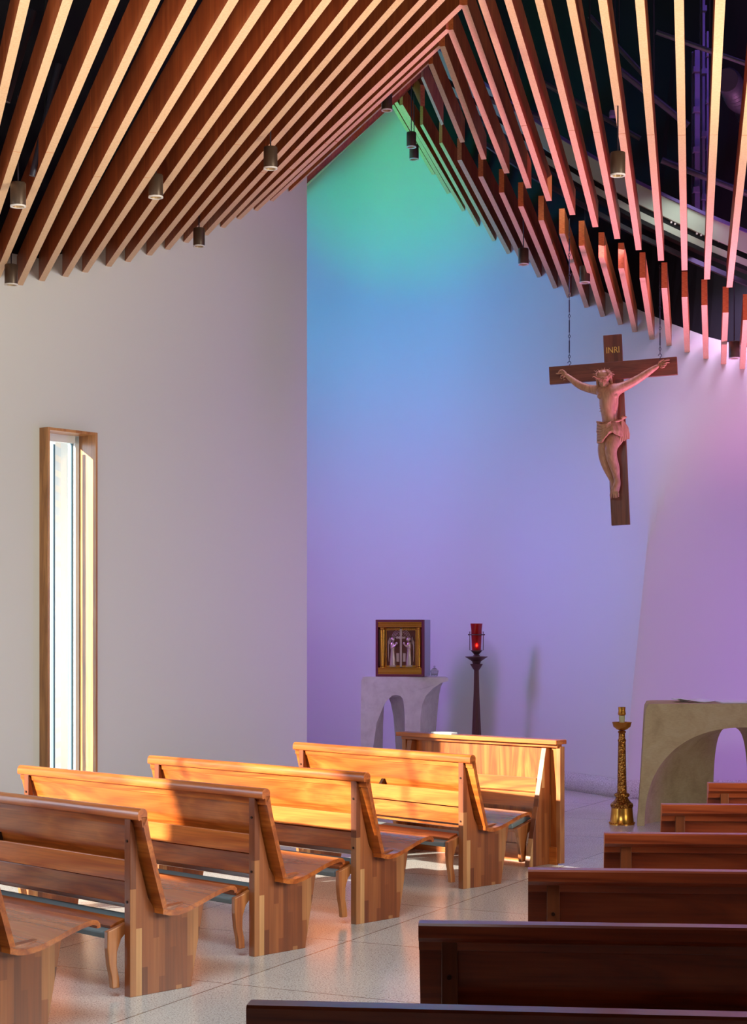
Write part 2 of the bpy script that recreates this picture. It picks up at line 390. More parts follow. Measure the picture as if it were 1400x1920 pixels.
# terrazzo skirting
bm = wall_surface(lambda p, z: 0, lambda p, z: .18, 2, .02)
bmesh.ops.recalc_face_normals(bm, faces=bm.faces[:])
o = struct('baseboard_back', bm, M_base, smooth=20)
sm = o.modifiers.new('thick', 'SOLIDIFY'); sm.thickness = .03; sm.offset = 0
# enclosing walls outside the frame
bm = B(); box(bm, (8.0, 7.2, 4.6), (.2, 19, 9.2)); struct('wall_right', bm, M_wall)
bm = B(); box(bm, (-3, -2.3, 4.6), (32, .2, 9.2)); struct('wall_rear', bm, M_wall)
bm = B(); box(bm, (-3.3, 19.4, 4.6), (.2, 4.0, 9.2)); box(bm, (-2.1, 17.35, 4.6), (2.6, .15, 9.2)); struct('wall_side', bm, M_wall)
bm = B(); box(bm, (-4, 10, 9.3), (32, 26, .2)); struct('ceiling', bm, M_black)

# ------------------------------------------------------------------ window in the left wall
M_wfr = wood('window_frame_wood', lin(150, 96, 48), lin(184, 124, 66), lin(206, 146, 84), 'z', rough=.35)
M_wht, _, _ = mat('window_white_sash', lin(220, 224, 226), .45)
M_teal, _, _ = mat('window_grey_sash', lin(88, 122, 138), .4)
M_glass = bpy.data.materials.new('window_glass'); M_glass.use_nodes = True; nt = M_glass.node_tree
nt.nodes.clear(); out = node(nt, 'ShaderNodeOutputMaterial'); tr = node(nt, 'ShaderNodeBsdfTransparent'); gs = node(nt, 'ShaderNodeBsdfGlossy')
tr.inputs[0].default_value = (.93, .97, .98, 1); gs.inputs['Roughness'].default_value = .03
mx = node(nt, 'ShaderNodeMixShader'); mx.inputs[0].default_value = .07
nt.links.new(tr.outputs[0], mx.inputs[1]); nt.links.new(gs.outputs[0], mx.inputs[2]); nt.links.new(mx.outputs[0], out.inputs[0])
for k, (t0, t1, s, hd) in enumerate(WIN):
    w = WX((t0+t1)/2); e = bpy.data.objects.new('window_%d' % (k+1), None); C.objects.link(e)
    e.location = (w.x, w.y, s); e.rotation_euler = (0, 0, math.atan2(.8, .6)); e['kind'] = 'structure'
    hw, H = (t1-t0)/2, hd-s; th = .022                       # local x along wall, -y into the room
    bm = B()
    box(bm, (-hw+th/2, -.0, H/2), (th, .2, H)); box(bm, (hw-th/2, -.0, H/2), (th, .2, H))
    box(bm, (0, 0, H-th/2), (2*hw-2*th, .2, th)); box(bm, (0, 0, th/2), (2*hw-2*th, .2, th))
    obj('frame', bm, M_wfr, e, bevel=.002)
    bm = B(); a0, a1 = -hw+th, hw-th
    box(bm, (a0+.02, .125, H/2), (.04, .05, H-2*th)); box(bm, (a1-.02, .125, H/2), (.04, .05, H-2*th))
    box(bm, (0, .125, H-th-.03), (a1-a0, .05, .06)); box(bm, (0, .125, th+.03), (a1-a0, .05, .06))
    obj('sash', bm, M_wht, e)
    bm = B(); box(bm, (a0+.048, .15, H/2), (.016, .04, H-2*th)); box(bm, (a1-.05, .15, H/2), (.016, .04, H-2*th)); box(bm, (.02, .16, H/2), (.02, .03, H-.2))
    obj('mullion', bm, M_teal, e)
    bm = B(); box(bm, (0, .135, H/2), (a1-a0-.06, .006, H-.12)); obj('glass', bm, M_glass, e)
# brick reveal and pale paving outside
M_brick, nt, p = mat('pale_brick', (.7, .68, .66), .8)
br = node(nt, 'ShaderNodeTexBrick'); nt.links.new(coords(nt, (1, 1, 1), rot=(PI/2, 0, 0)), br.inputs['Vector'])
br.inputs['Scale'].default_value = 1; br.inputs['Brick Width'].default_value = .2; br.inputs['Row Height'].default_value = .07; br.inputs['Mortar Size'].default_value = .006
br.inputs['Color1'].default_value = (*lin(214, 204, 200), 1); br.inputs['Color2'].default_value = (*lin(196, 188, 190), 1); br.inputs['Mortar'].default_value = (*lin(186, 192, 204), 1)
nt.links.new(br.outputs['Color'], p.inputs['Base Color'])
bm = B(); box(bm, (-.9, 0, 2.2), (1.8, .3, 4.4)); o = obj('brick_pier', bm, M_brick)
o.location = (-2.93, 16.6, 0); tag(o, 'pale brick return wall seen outside through the tall window', 'wall'); o['kind'] = 'structure'
o.name = 'trim_3'

# ------------------------------------------------------------------ ceiling slats
GL = 'slats of the left ceiling slope'; GU = 'upper slats of the right ceiling slope'; GW = 'lower slats ending at the altar wall'
n = 0
def line_to(e, T, y):                                       # point on image line through e and (T,0) at row y
    return e[0]+(T-e[0])*(e[1]-y)/e[1]
for i in range(1, 16):
    ex, ey = E_px[i]; a_ = left_pt(ex-5, ey, .0)
    if i in R_px: rx, ry = R_px[i]; rz = ridge(i)[2]
    else:
        _, ry, rz = ridge(min(i, 12)); 
        if i > 12: rz = ridge(12)[2]+.0; ry = -1356-60*(i-12)
        rx = line_to((ex-5, ey), T_px[i]-7, ry)
    b_ = at(rx, ry, rz)
    slat(a_, b_, 'pale-lit wooden ceiling slat meeting the left wall, %s from the wall corner' % ORD[i-1], GL, joint=(.36 if i % 2 else .27) if i > 3 else .4)
# nearer left slats, lower ends out of the frame
for k, (T, bx, by) in enumerate(((220, 0, 520), (132, -45, 530), (52, -70, 520), (-20, -110, 520))):
    a_ = left_pt(bx-5, by); z = 4.3; ry = -1500-60*k; rx = bx-5+(T-bx)*(by-ry)/by
    b_ = at(rx, ry, z)
    slat(a_, b_, 'wooden ceiling slat at far upper left beside dark gaps, %s from the left edge' % ORD[3-k], GL, joint=.3)
# the last three run past the wall corner towards the altar wall
for k, (rx, ry, rz, ex, ey, ez) in enumerate(((787, 145, 18.0, 560, 352, 17.35), (772, 164, 19.1, 545, 371, 18.6), (748, 182, 19.9, 530, 389, 20.0))):
    a_ = at(ex, ey, ez); b_ = at(rx, ry, rz)
    slat(a_, b_, 'pink-lit slat edging the top of the coloured wall, %s past the wall corner' % ORD[k], GL, w=.05)
b_ = at(736, 190, 20.05); a_ = at(520, 396, 20.35)
bm = B(); d = (a_-b_); nrm = Vector((0, -.14, 0))
hexa(bm, [b_+nrm, b_-nrm, a_-nrm, a_+nrm, b_+nrm+Vector((0, 0, .5)), b_-nrm+Vector((0, 0, .5)), a_-nrm+Vector((0, 0, .5)), a_+nrm+Vector((0, 0, .5))])
struct('trim_4', bm, M_edge)
# upper slats, right slope
for i in range(-1, 15):
    mx_, my = M_px[i]; m_ = at(mx_-5, my, Mz[i])
    if i in R_px: rx, ry = R_px[i]; rz = ridge(i)[2]
    else:
        _, ry, rz = ridge(min(i, 12))
        if i > 12: ry = -1356-80*(i-12)
        rx = (mx_-5)+(MT_px[i]-8-(mx_-5))*(my-ry)/my
    r_ = at(rx+4, ry, rz)
    slat(r_, m_, 'pink-edged upper ceiling slat on the right slope, %s from the ridge end' % ORD[i+1], GU, joint=.62 if i > 4 else None)
# lower slats, from under the upper ones to the wall
for i in range(-3, 15):
    mx_, my = L_px[i]; m_ = at(mx_, my, (Mz[i] if i > -2 else 19.1)+.2)
    wx_, wy = W_px[i+2]
    b_ = back_hit(wx_-5, wy)
    slat(m_, b_, 'lower ceiling slat with bright orange ends running to the altar wall, %s from the apex' % ORD[i+3], GW)
for k, (mx_, my, mz, wx_, wy) in enumerate(((744, 192, 19.4, 846, 363), (737, 196, 19.9, 818, 328))):
    a_ = at(mx_-2, my, mz); b_ = back_hit(wx_-5, wy)
    slat(a_, b_, ('short pale slat along the green wall just below the apex' if k else 'slim slat between the apex and the green wall, %s from the wall edge' % ORD[1]), GW)
# ------------------------------------------------------------------ steel and services above the slats
def band(name, pts, hpx, dz, m, parent=None, depth=.05):
    bm = B(); A_ = []
    for px, py, z in pts:
        c_ = at(px, py, z); hh = hpx/F*z/2
        A_.append([bm.verts.new(c_+Vector((0, dy, s_*hh))) for dy, s_ in ((0, -1), (0, 1), (depth, 1), (depth, -1))])
    for p0, p1 in zip(A_, A_[1:]):
        for k in range(4): bm.faces.new((p0[k], p0[(k+1) % 4], p1[(k+1) % 4], p1[k]))
    bm.faces.new(A_[0]); bm.faces.new(A_[-1][::-1])
    return obj(name, bm, m, parent)
up = [(820, 110, 18.4), (900, 172, 17.9), (965, 220, 17.4), (1028, 264, 17.0), (1084, 299, 16.8), (1139, 331, 16.6), (1200, 365, 16.5), (1264, 396, 16.4), (1325, 424, 16.3), (1400, 455, 16.2), (1500, 492, 16.1)]
e = thing('steel_beam', 'curved white steel beam with a black slotted web above the slats', 'beam', (2.6, 16.5, 5.5))
def shift(P, dy, dz=0): return [(x, y+dy, z+dz) for x, y, z in P]
def keep(o):
    o.matrix_parent_inverse = Matrix.Translation(-e.location) if o.parent else Matrix(); return o
M_pur, _, _ = mat('purple_flange', lin(84, 62, 130), .5)  # plain purple base colour for the top flange
keep(band('top_plate', up, 38, 0, M_beam, e)); keep(band('web', shift(up, 25, .03), 13, 0, M_black, e)); keep(band('lower_plate', shift(up, 38), 13, 0, M_beam, e))
keep(band('flange', shift(up, -22, -.02), 6, 0, M_pur, e, .12))
keep(band('bottom_flange', shift(up, 49), 8, 0, M_black, e, .12))
bm = B()
for px, py in ((1258, 413), (1265, 416), (1306, 434), (1314, 437), (1347, 449), (1355, 452)):
    c_ = at(px, py+4, 16.3); box(bm, (c_.x, c_.y, c_.z), (.014, .02, .014))
keep(obj('bolt', bm, M_ring, e))
o = band('duct_rail', [(900, 262, 17.3), (1000, 330, 16.9), (1100, 388, 16.7), (1200, 442, 16.6), (1300, 488, 16.5), (1410, 535, 16.4)], 9, 0, M_dkmetal)
tag(o, 'dark curved rail hanging in the black gap between upper and lower slats', 'rail')
M_stud, nt, p = mat('purple_lit_stud', lin(120, 106, 150), .4, .5)  # purple lighting of the roof gap put into the base colour
for k, (px, y0, y1, wd, z) in enumerate(((1306, 95, 395, 9, 17.2), (1318, -40, 430, 5, 16.9), (1326, 60, 410, 4, 17.3))):
    a_, b_ = at(px, y1, z), at(px, y0, z); bm = B(); ww = wd/F*z
    box(bm, (0, 0, (b_.z-a_.z)/2), (ww, .05, b_.z-a_.z)); box(bm, (0, .04, (b_.z-a_.z)/2), (ww*1.8, .02, b_.z-a_.z))
    for q in range(4): box(bm, (0, -.02, (b_.z-a_.z)*(q+.5)/4), (ww*1.9, .08, .05))
    o = obj('hanger_post', bm, M_stud); o.location = a_
    tag(o, ['broad purple-grey hanger post in the dark roof gap', 'tallest thin purple hanger post in the dark roof gap', 'thin hanger post right of the tall one in the roof gap'][k], 'post')
for k, (x0, y0, x1, y1, z, r) in enumerate(((1105, 30, 1215, 150, 15.2, .02), (1160, 130, 1290, 235, 15.8, .03), (1230, 60, 1400, 120, 14.6, .02), (1240, 300, 1420, 370, 15.9, .03), (900, 180, 1040, 230, 16.2, .03), (1010, 150, 1200, 260, 15.0, .02), (10, 190, 60, 20, 10.5, .03), (60, 330, 110, 120, 11.5, .02))):
    bm = B(); a_ = at(x0, y0, z); b_ = at(x1, y1, z); tube(bm, [Vector(), b_-a_], r, 10)
    o = obj('conduit_pipe', bm, M_dkmetal, smooth=40); o.location = a_
    m_ = (b_-a_)/2; bm = B(); tube(bm, [m_, Vector((m_.x, m_.y, 9.2-a_.z))], .008, 6); obj('hanger_rod', bm, M_black, o)
    tag(o, ['thin dark pipe crossing high behind the right slats', 'dark pipe slanting down behind the right slats', 'dark pipe at the upper right behind the slats', 'dark pipe below the duct at the right edge', 'dark pipe above the white beam near the ridge', 'thin dark pipe crossing behind the slats right of the ridge', 'dark pipe in the gap at the upper left corner', 'thin dark pipe in the left roof gap'][k], 'pipe')
a_ = at(1362, 150, 15.8); bm = B()
tube(bm, [Vector((.012*k, .03*k, .02*math.sin(k*.3))) for k in range(40)], [.10+.012*(k % 2) for k in range(40)], 18)
o = obj('flexible_duct', bm, M_dkmetal, smooth=20); o.location = a_; tag(o, 'ribbed dark flexible duct in the roof gap at the right edge', 'duct')
bm = B(); a_ = at(1152, 214, 16.0); box(bm, (0, 0, 0), (.09, .09, .05)); o = obj('junction_box', bm, M_stud); o.location = a_; bm = B(); tube(bm, [Vector((0, 0, .02)), Vector((0, 0, 9.2-a_.z))], .008, 6); obj('hanger_rod', bm, M_black, o); tag(o, 'small purple-lit junction box above the right pendant light', 'junction box')

# ------------------------------------------------------------------ pendant lights
pend = [(34, 387, 11.6, 'by the left edge, in front of the second slat'), (292, 370, 12.3, 'among the left slats, left of centre'), (507, 316, 12.9, 'among the left slats nearest the coloured wall'),
        (21, 534, 13.7, 'low at the left edge against the plain wall'), (373, 462, 15.3, 'below the slat ends against the plain wall'), (725, 207, 16.5, 'at the apex of the ceiling'),
        (771, 276, 18.6, 'against the green wall, upper of the two below the apex'), (776, 299, 19.0, 'against the green wall, lower of the two below the apex'), (981, 496, 17.3, 'between the lower slats against the blue wall'),
        (1096, 530, 16.8, 'between the lower slats above the crucifix'), (1158, 329, 12.0, 'hanging among the right slats, large and pale'), (1376, 672, 16.3, 'at the right edge below the slats')]
def make_pendant():
    e = thing('pendant_light', '', 'light')
    bm = B(); R_ = .05
    lathe(bm, [(R_*.9, .155), (R_, .15), (R_, .0), (R_*.98, -.002)], n=28, caps=False)
    lathe(bm, [(.0001, .156), (R_*.9, .155)], n=28, caps=False)
    obj('housing', bm, M_pend, e, smooth=50)
    bm = B(); lathe(bm, [(R_*1.02, .006), (R_*1.02, -.004), (R_*.8, -.004), (R_*.78, .012)], n=28, caps=False); obj('trim_ring', bm, M_ring, e, smooth=50)
    bm = B(); lathe(bm, [(R_*.79, .0), (R_*.5, .05), (.0001, .06)], n=28, caps=False); obj('reflector', bm, M_refl, e, smooth=50)
    bm = B(); tube(bm, [(0, 0, .15), (0, 0, .72)], .005, 6); obj('stem', bm, M_dkmetal, e)
    return e
def dup(src):
    r = src.copy(); C.objects.link(r)
    for ch in list(src.children):
        c_ = ch.copy(); C.objects.link(c_); c_.parent = r
        for g_ in list(ch.children):
            d_ = g_.copy(); C.objects.link(d_); d_.parent = c_
    return r
proto = make_pendant()
for k, (px, py, z, lab) in enumerate(pend):
    o = proto if k == 0 else dup(proto)
    p_ = at(px, py, z); o.location = p_
    tag(o, 'bronze cylinder pendant light '+lab, 'light', 'cylinder pendant lights')

# ------------------------------------------------------------------ pews
def arc(cx, cy, r, a0, a1, n): return [(cx+r*math.cos(math.radians(a0+(a1-a0)*k/n)), cy+r*math.sin(math.radians(a0+(a1-a0)*k/n))) for k in range(n+1)]
def pew_parts(e, L, W_, right=False, kneel=True):
    """local: x along the pew (0 = centre), y forward, z up; y=0 is the rear edge of the end panels"""
    OV, TH = .062, .042; hl = L/2; xp = hl-OV-TH/2
    mp = M_pew_shade if right else M_pew
    pan = [(0, 0), (.345, 0), (.425, .398), (.14, .372), (.10, .43), (.045, .62), (.018, .765), (0, .79)]
    for s in (1, -1):
        bm = B(); prism(bm, pan, s*xp-TH/2, s*xp+TH/2); pn = obj('end_panel', bm, M_lam, e, bevel=.002)
        for h in (.69, .42):
            bm = B(); M_ = Matrix.Translation((s*xp, -.001, h)) @ Matrix.Rotation(PI/2, 4, 'X'); bmesh.ops.create_cone(bm, cap_ends=True, segments=12, radius1=.0065, radius2=.0065, depth=.006, matrix=M_)
            obj('bolt', bm, M_dkbolt, pn)
    # backrest: thin curved slab from seat to rail
    fr = [(.160, .385), (.125, .50), (.090, .62), (.062, .72), (.046, .80)]
    rr = [(y-.026, z) for y, z in fr][::-1]; rr[0] = (.014, .80)
    bm = B(); prism(bm, fr+rr, -hl, hl); obj('backrest', bm, mp, e, smooth=30)
    # rolled top rail
    if right: rp = [(.05, .79), (.05, .825), (.044, .838), (-.012, .838), (-.018, .832), (-.018, .80), (-.012, .793), (.0, .785), (.008, .762), (.018, .76), (.022, .79)]
    else: rp = [(.046, .79)]+arc(.022, .812, .026, 0, 180, 10)+[(-.004, .795)]+arc(.004, .793, .008, 200, 330, 3)+[(.016, .785), (.020, .755), (.026, .755)]
    bm = B(); prism(bm, rp, -hl, hl); obj('top_rail', bm, mp, e, smooth=35)
    # seat, scooped with a rolled front
    top = [(.135, .385), (.17, .374), (.22, .370), (.28, .379), (.35, .400), (.42, .424), (.48, .440), (.53, .447), (.553, .443), (.566, .430), (.568, .412)]
    bot = [(.552, .410), (.548, .422), (.53, .427), (.48, .418), (.42, .401), (.35, .377), (.28, .356), (.22, .346), (.17, .350), (.135, .360)]
    bm = B(); prism(bm, top+bot, -hl, hl); obj('seat', bm, M_pew_shade if right else M_seat, e, smooth=40)
    # book rack behind the backrest
    bm = B(); prism(bm, [(.002, .51), (.022, .51), (.022, .605), (.002, .605)], -xp+TH/2, xp-TH/2)
    rk = obj('book_rack', bm, mp, e, bevel=.002)
    bm = B(); prism(bm, [(.022, .512), (.10, .512), (.10, .526), (.022, .526)], -xp+TH/2, xp-TH/2); obj('rack_shelf', bm, mp, rk)
    bm = B(); prism(bm, [(.022, .526), (.09, .526), (.085, .64), (.05, .636), (.022, .60)], -.012, .012); obj('rack_divider', bm, M_dkbolt, rk)
    bm = B(); prism(bm, [(.06, .395), (.085, .395), (.065, .50), (.04, .50)], -xp+TH/2, xp-TH/2); obj('lower_rail', bm, mp, e, bevel=.003)
    if kneel:
        kl = xp-TH/2-.02
        R_ = Matrix.Translation((0, .02, .30)) @ Matrix.Rotation(math.radians(16), 4, 'X')
        bm = B(); box(bm, (0, 0, 0), (2*kl-.06, .20, .034), M=R_); kn = obj('kneeler_pad', bm, M_pad, e, bevel=.008)
        bm = B(); box(bm, (0, -.02, .025), (2*kl-.04, .085, .016), M=R_); kb = obj('kneeler_board', bm, mp, kn, bevel=.003)
        for s in (1, -1):
            prof = [(-.085, .295), (.02, .325), (.04, .30), (-.012, .255), (-.034, .20), (-.036, .14), (-.022, .08), (-.020, .04), (-.058, .04), (-.064, .09), (-.078, .15), (-.086, .22)]
            bm = B(); prism(bm, prof, s*kl-.014, s*kl+.014); obj('kneeler_leg', bm, M_post, kn, bevel=.004)
def pew(rx, ry, L, ang, label, group, right=False, kneel=True):
    """(rx, ry): the point of the floor below the right end of the rail (left end for the right-hand pews)"""
    a = math.radians(ang); X = Vector((math.cos(a), math.sin(a))); c_ = Vector((rx, ry))+X*(L/2 if right else -L/2)
    e = thing('pew', label, 'pew', (c_.x, c_.y, 0), a, group)
    pew_parts(e, L, 0, right, kneel); return e
G1, G2 = 'left block of cherry pews', 'right block of pews'
pew(-1.514, 6.885, 2.6, -45, 'nearest left pew, only its seat end in view at the lower left corner', G1)
pew(-1.030, 7.845, 2.36, -45, 'second left pew, its back cut by the left edge of the picture', G1)
pew(-.545, 8.81, 2.11, -44.6, 'left-block pew whose rail crosses below the tall window', G1)
pew(-.05, 9.76, 1.866, -43.9, 'left-block pew fourth from the camera, with sunlit lower back boards', G1)
pew(.60, 11.07, 1.69, -47, 'frontmost left-block pew, brightest with sunlight along its rail', G1)
rp = [(-.279, 3.82, -6.5, 'nearest right pew, only its top rail in view along the bottom edge'), (.113, 4.86, -5, 'large dark right pew above the bottom rail'), (.502, 5.92, -4.6, 'dark right pew third from the bottom edge'),
      (.887, 6.94, -4, 'dark right pew below the brass candle stand'), (1.288, 8.05, -3.5, 'dark right pew covering the foot of the altar'), (1.70, 9.13, -3, 'farthest right pew, a short piece at the right edge')]
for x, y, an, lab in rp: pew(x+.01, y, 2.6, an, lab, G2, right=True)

# ------------------------------------------------------------------ front screen before the first row
a = math.atan2(12.2-13.17, 1.293-.224); L = 1.44; X = Vector((math.cos(a), math.sin(a)))
c_ = Vector((1.28, 12.22))-X*L/2
e = thing('front_screen', 'cherry kneeling screen with a flat cap standing before the front pew', 'screen', (c_.x, c_.y, 0), a)
M_scr = wood('cherry_screen', CH_D, CH_M, CH_L, 'z')
hl = L/2
bm = B(); box(bm, (0, .02, .435), (L-.03, .024, .79)); obj('screen_panel', bm, M_scr, e)
bm = B(); box(bm, (0, -.005, .842), (L+.02, .12, .03)); obj('cap_rail', bm, M_pew, e, bevel=.004)
bm = B(); box(bm, (0, .0, .815), (L-.02, .05, .025)); obj('cap_moulding', bm, M_pew, e, bevel=.004)
bm = B(); box(bm, (0, .0, .06), (L-.06, .02, .12)); obj('plinth_board', bm, M_pew, e)
for s in (1, -1):
    bm = B(); prism(bm, [(.008, 0), (.008, .80), (-.045, .80), (-.24, 0)], s*(hl-.11)-.02, s*(hl-.11)+.02); obj('fin_bracket', bm, M_lam, e, bevel=.002)
    bm = B(); box(bm, (s*(hl-.018), .02, .41), (.036, .05, .80)); obj('edge_post', bm, M_post, e, bevel=.002)
bm = B(); box(bm, (-.0, -.07, .545), (L-.30, .02, .095)); rk = obj('book_rack', bm, M_pew, e, bevel=.002)
bm = B(); box(bm, (-.0, -.03, .50), (L-.30, .08, .014)); obj('rack_shelf', bm, M_pew, rk)
bm = B(); box(bm, (0, -.04, .44), (L-.3, .02, .11)); obj('lower_rail', bm, M_pew, e)
R_ = Matrix.Translation((-.02, -.19, .30)) @ Matrix.Rotation(math.radians(14), 4, 'X')
bm = B(); box(bm, (0, 0, 0), (L-.34, .22, .034), M=R_); kn = obj('kneeler_pad', bm, M_pad, e, bevel=.008)
bm = B(); box(bm, (0, -.02, -.03), (L-.32, .16, .025), M=R_); obj('kneeler_board', bm, M_pew, kn, bevel=.003)
for s in (1, -1):
    bm = B(); prism(bm, [(-.29, .26), (-.10, .31), (-.10, .27), (-.17, .22), (-.19, .15), (-.18, .03), (-.24, .03), (-.255, .12), (-.27, .2)], s*(hl-.165)-.014, s*(hl-.165)+.014); obj('kneeler_leg', bm, M_post, kn, bevel=.004)
# booklet lying on the cap
M_paper, _, _ = mat('white_paper', lin(236, 238, 244), .6)
bm = B(); box(bm, (0, 0, .006), (.19, .07, .012)); o = obj('booklet', bm, M_paper, bevel=.001)
pz = Vector((c_.x, c_.y))-X*.32; o.location = (pz.x, pz.y, .857); o.rotation_euler = (0, 0, a); tag(o, 'thin grey booklet lying on the cap of the kneeling screen', 'booklet')

# ------------------------------------------------------------------ altar and tabernacle stand (lofted arches)
def resample(poly, n, byseg=False):
    P = [Vector(p) for p in poly]; L_ = [0]
    for p0, p1 in zip(P, P[1:]): L_.append(L_[-1]+(p1-p0).length)
    out = []
    for k in range(n+1):
        s_ = L_[-1]*k/n
        for j in range(len(P)-1):
            if byseg:
                u = k*(len(P)-1)/n; j = min(int(u+1e-9), len(P)-2); out.append(P[j].lerp(P[j+1], u-j)); break
            if s_ <= L_[j+1]+1e-9:
                f_ = (s_-L_[j])/max(1e-9, L_[j+1]-L_[j]); out.append(P[j].lerp(P[j+1], f_)); break
    return out
def loft(front_out, front_in, back_out, back_in, y0, y1, n=48, mid=6, byseg=False):
    """outline and arch are (x,z) polylines from left foot to right foot"""
    bm = B(); fo, fi, bo, bi = [resample(p, n, byseg) for p in (front_out, front_in, back_out, back_in)]
    V = lambda P, y: [bm.verts.new((p.x, y, p.y)) for p in P]
    def ease(s_): return s_
    outs = []; ins = []
    for k in range(mid+1):
        s_ = k/mid; y = y0+(y1-y0)*s_
        outs.append(V([a_.lerp(b_, s_) for a_, b_ in zip(fo, bo)], y))
        se = 1-math.cos(s_*PI/2)
        ins.append(V([a_.lerp(b_, se) for a_, b_ in zip(fi, bi)], y))
    def quads(A_, B_):
        for k in range(n): bm.faces.new((A_[k], A_[k+1], B_[k+1], B_[k]))
    quads(outs[0], ins[0]); quads(outs[-1], ins[-1])
    for k in range(mid): quads(outs[k], outs[k+1]); quads(ins[k], ins[k+1])
    for k in range(mid):
        for j in (0, n): bm.faces.new((outs[k][j], ins[k][j], ins[k+1][j], outs[k+1][j]))
    return bm
def sup(a_, b_, n_, cx=0, N=48, lean=0):
    pts = []
    for k in range(N+1):
        th = PI*(1-k/N); c1, s1 = math.cos(th), math.sin(th)
        pts.append((cx+a_*math.copysign(abs(c1)**(2/n_), c1)+lean*abs(s1)**(2/n_)*b_, b_*abs(s1)**(2/n_)))
    return pts
AX = 3.06
e = thing('altar', 'tan cast-stone altar with a wide scooped arch beside the brass candle stand', 'altar', (AX, 14.6, 0))
bm = loft([(-.908, 0), (-.88, .35), (-.84, .9), (-.83, .99), (-.80, .997), (.80, .997), (.83, .99), (.84, .9), (.88, .35), (.908, 0)], sup(.845, .805, 2.35),
          [(-.80, 0), (-.775, .35), (-.745, .9), (-.735, .99), (-.70, .997), (.70, .997), (.735, .99), (.745, .9), (.775, .35), (.80, 0)], sup(.148, .765, 3.2), 0, .72, n=72, mid=8)
obj('altar_body', bm, M_stone, e, smooth=35)
bm = B()
for k in range(1): box(bm, (.35, .30, 1.003), (1.05, .50, .008))
o = obj('altar_cloth', bm, M_paper); o.location = (AX-.02, 14.62, 0); tag(o, 'flat white cloth spread on the altar top', 'altar cloth')
bm = B(); g = []
for i in range(9):
    g.append([bm.verts.new((-.16+.04*i, -.11+.0275*j, .012+.010*math.sin(i*.8)*math.cos(j*.5)+.012*(i < 2))) for j in range(9)])
for i in range(8):
    for j in range(8): bm.faces.new((g[i][j], g[i+1][j], g[i+1][j+1], g[i][j+1]))
o = obj('folded_linen', bm, M_paper, smooth=60); o.location = (2.67, 14.95, 1.003); sm = o.modifiers.new('t', 'SOLIDIFY'); sm.thickness = .006
tag(o, 'rumpled white linen napkin lying near the left end of the altar cloth', 'linen')

SX, SY = 0, 18.8
e = thing('tabernacle_stand', 'pale stone pedestal with an arched opening and a beaked right corner', 'pedestal', (SX, SY, 0))
q = F/SY
X_ = lambda px: (px-700)/F*SY
H_ = lambda py: CZ+(HY-py)/F*SY
top = H_(1269)
fo = [(X_(676), 0), (X_(676), .7), (X_(677), top-.04), (X_(680), top), (X_(760), top), (X_(840), top-.01), (X_(841), H_(1277)), (X_(828), H_(1280)), (X_(812), H_(1290)), (X_(798), H_(1305)), (X_(791), H_(1322)), (X_(788), H_(1345)), (X_(787), 0)]
bo = [(X_(684), 0), (X_(684), .7), (X_(685), top-.04), (X_(690), top), (X_(760), top), (X_(838), top-.01), (X_(838), H_(1277)), (X_(834), H_(1281)), (X_(829), H_(1290)), (X_(826), H_(1305)), (X_(824), H_(1322)), (X_(822), H_(1345)), (X_(812), 0)]
fi = [(X_(a_), H_(b_) if b_ else 0) for a_, b_ in ((690, 0), (706, 1355), (720, 1321), (724, 1315), (734, 1305), (741, 1303), (745, 1303.3), (751, 1305.5), (754, 1309), (756, 1314), (757.5, 1325), (759, 1345), (760, 0))]
bi = [(X_(a_), H_(b_) if b_ else 0) for a_, b_ in ((717, 0), (718.3, 1365), (720, 1328), (721, 1323), (724, 1315), (727, 1312.5), (728.5, 1312), (730, 1314), (731.5, 1318), (733, 1322), (735, 1332), (738, 1347), (747, 0))]
# resample by arc length keeps both outlines in step
bm = loft(fo, fi, bo, bi, 0, .42, n=132, mid=6, byseg=True)
obj('stand_body', bm, M_stone2, e, smooth=35)

# tabernacle
tz = top+.002; TW, THh = .52, .60
e = thing('tabernacle', 'gilded tabernacle in a burgundy frame with two relief angels on its doors', 'tabernacle', (X_(749), SY+.02, tz), math.radians(-13))
M_burg, _, _ = mat('burgundy_frame', lin(108, 30, 52), .5)
M_case, _, _ = mat('grey_case', lin(176, 176, 196), .6)
M_rel, nt, p = mat('silvered_relief', lin(206, 180, 170), .32, .85)
M_back, _, _ = mat('door_bronze', lin(112, 68, 58), .38, .8)
bm = B(); hw = TW/2
for x in (-1, 1): box(bm, (x*(hw-.0125), .025, THh/2), (.025, .05, THh))
box(bm, (0, .025, .0125), (TW-.05, .05, .025)); box(bm, (0, .025, THh-.0125), (TW-.05, .05, .025)); obj('frame', bm, M_burg, e, bevel=.002)
bm = B(); box(bm, (-hw+.004, .20, THh/2), (.008, .30, THh)); box(bm, (hw-.004, .20, THh/2), (.008, .30, THh)); box(bm, (0, .20, THh-.004), (TW-.02, .30, .008)); box(bm, (0, .346, THh/2), (TW-.02, .008, THh)); box(bm, (0, .2, .004), (TW-.02, .3, .008)); obj('case', bm, M_case, e)
iw = hw-.025
bm = B(); prism(bm, [(.008, .520), (.03, .515), (.03, .575), (.0, .575), (.0, .566), (.012, .560), (.012, .545), (.002, .54), (.004, .528)], -iw, iw); obj('cornice', bm, M_gold, e); bm = B(); prism(bm, [(.03, .025), (.0, .025), (.0, .034), (.008, .04), (.008, .078), (.0, .084), (.0, .092), (.03, .092)], -iw, iw); obj('base_moulding', bm, M_gold, e)
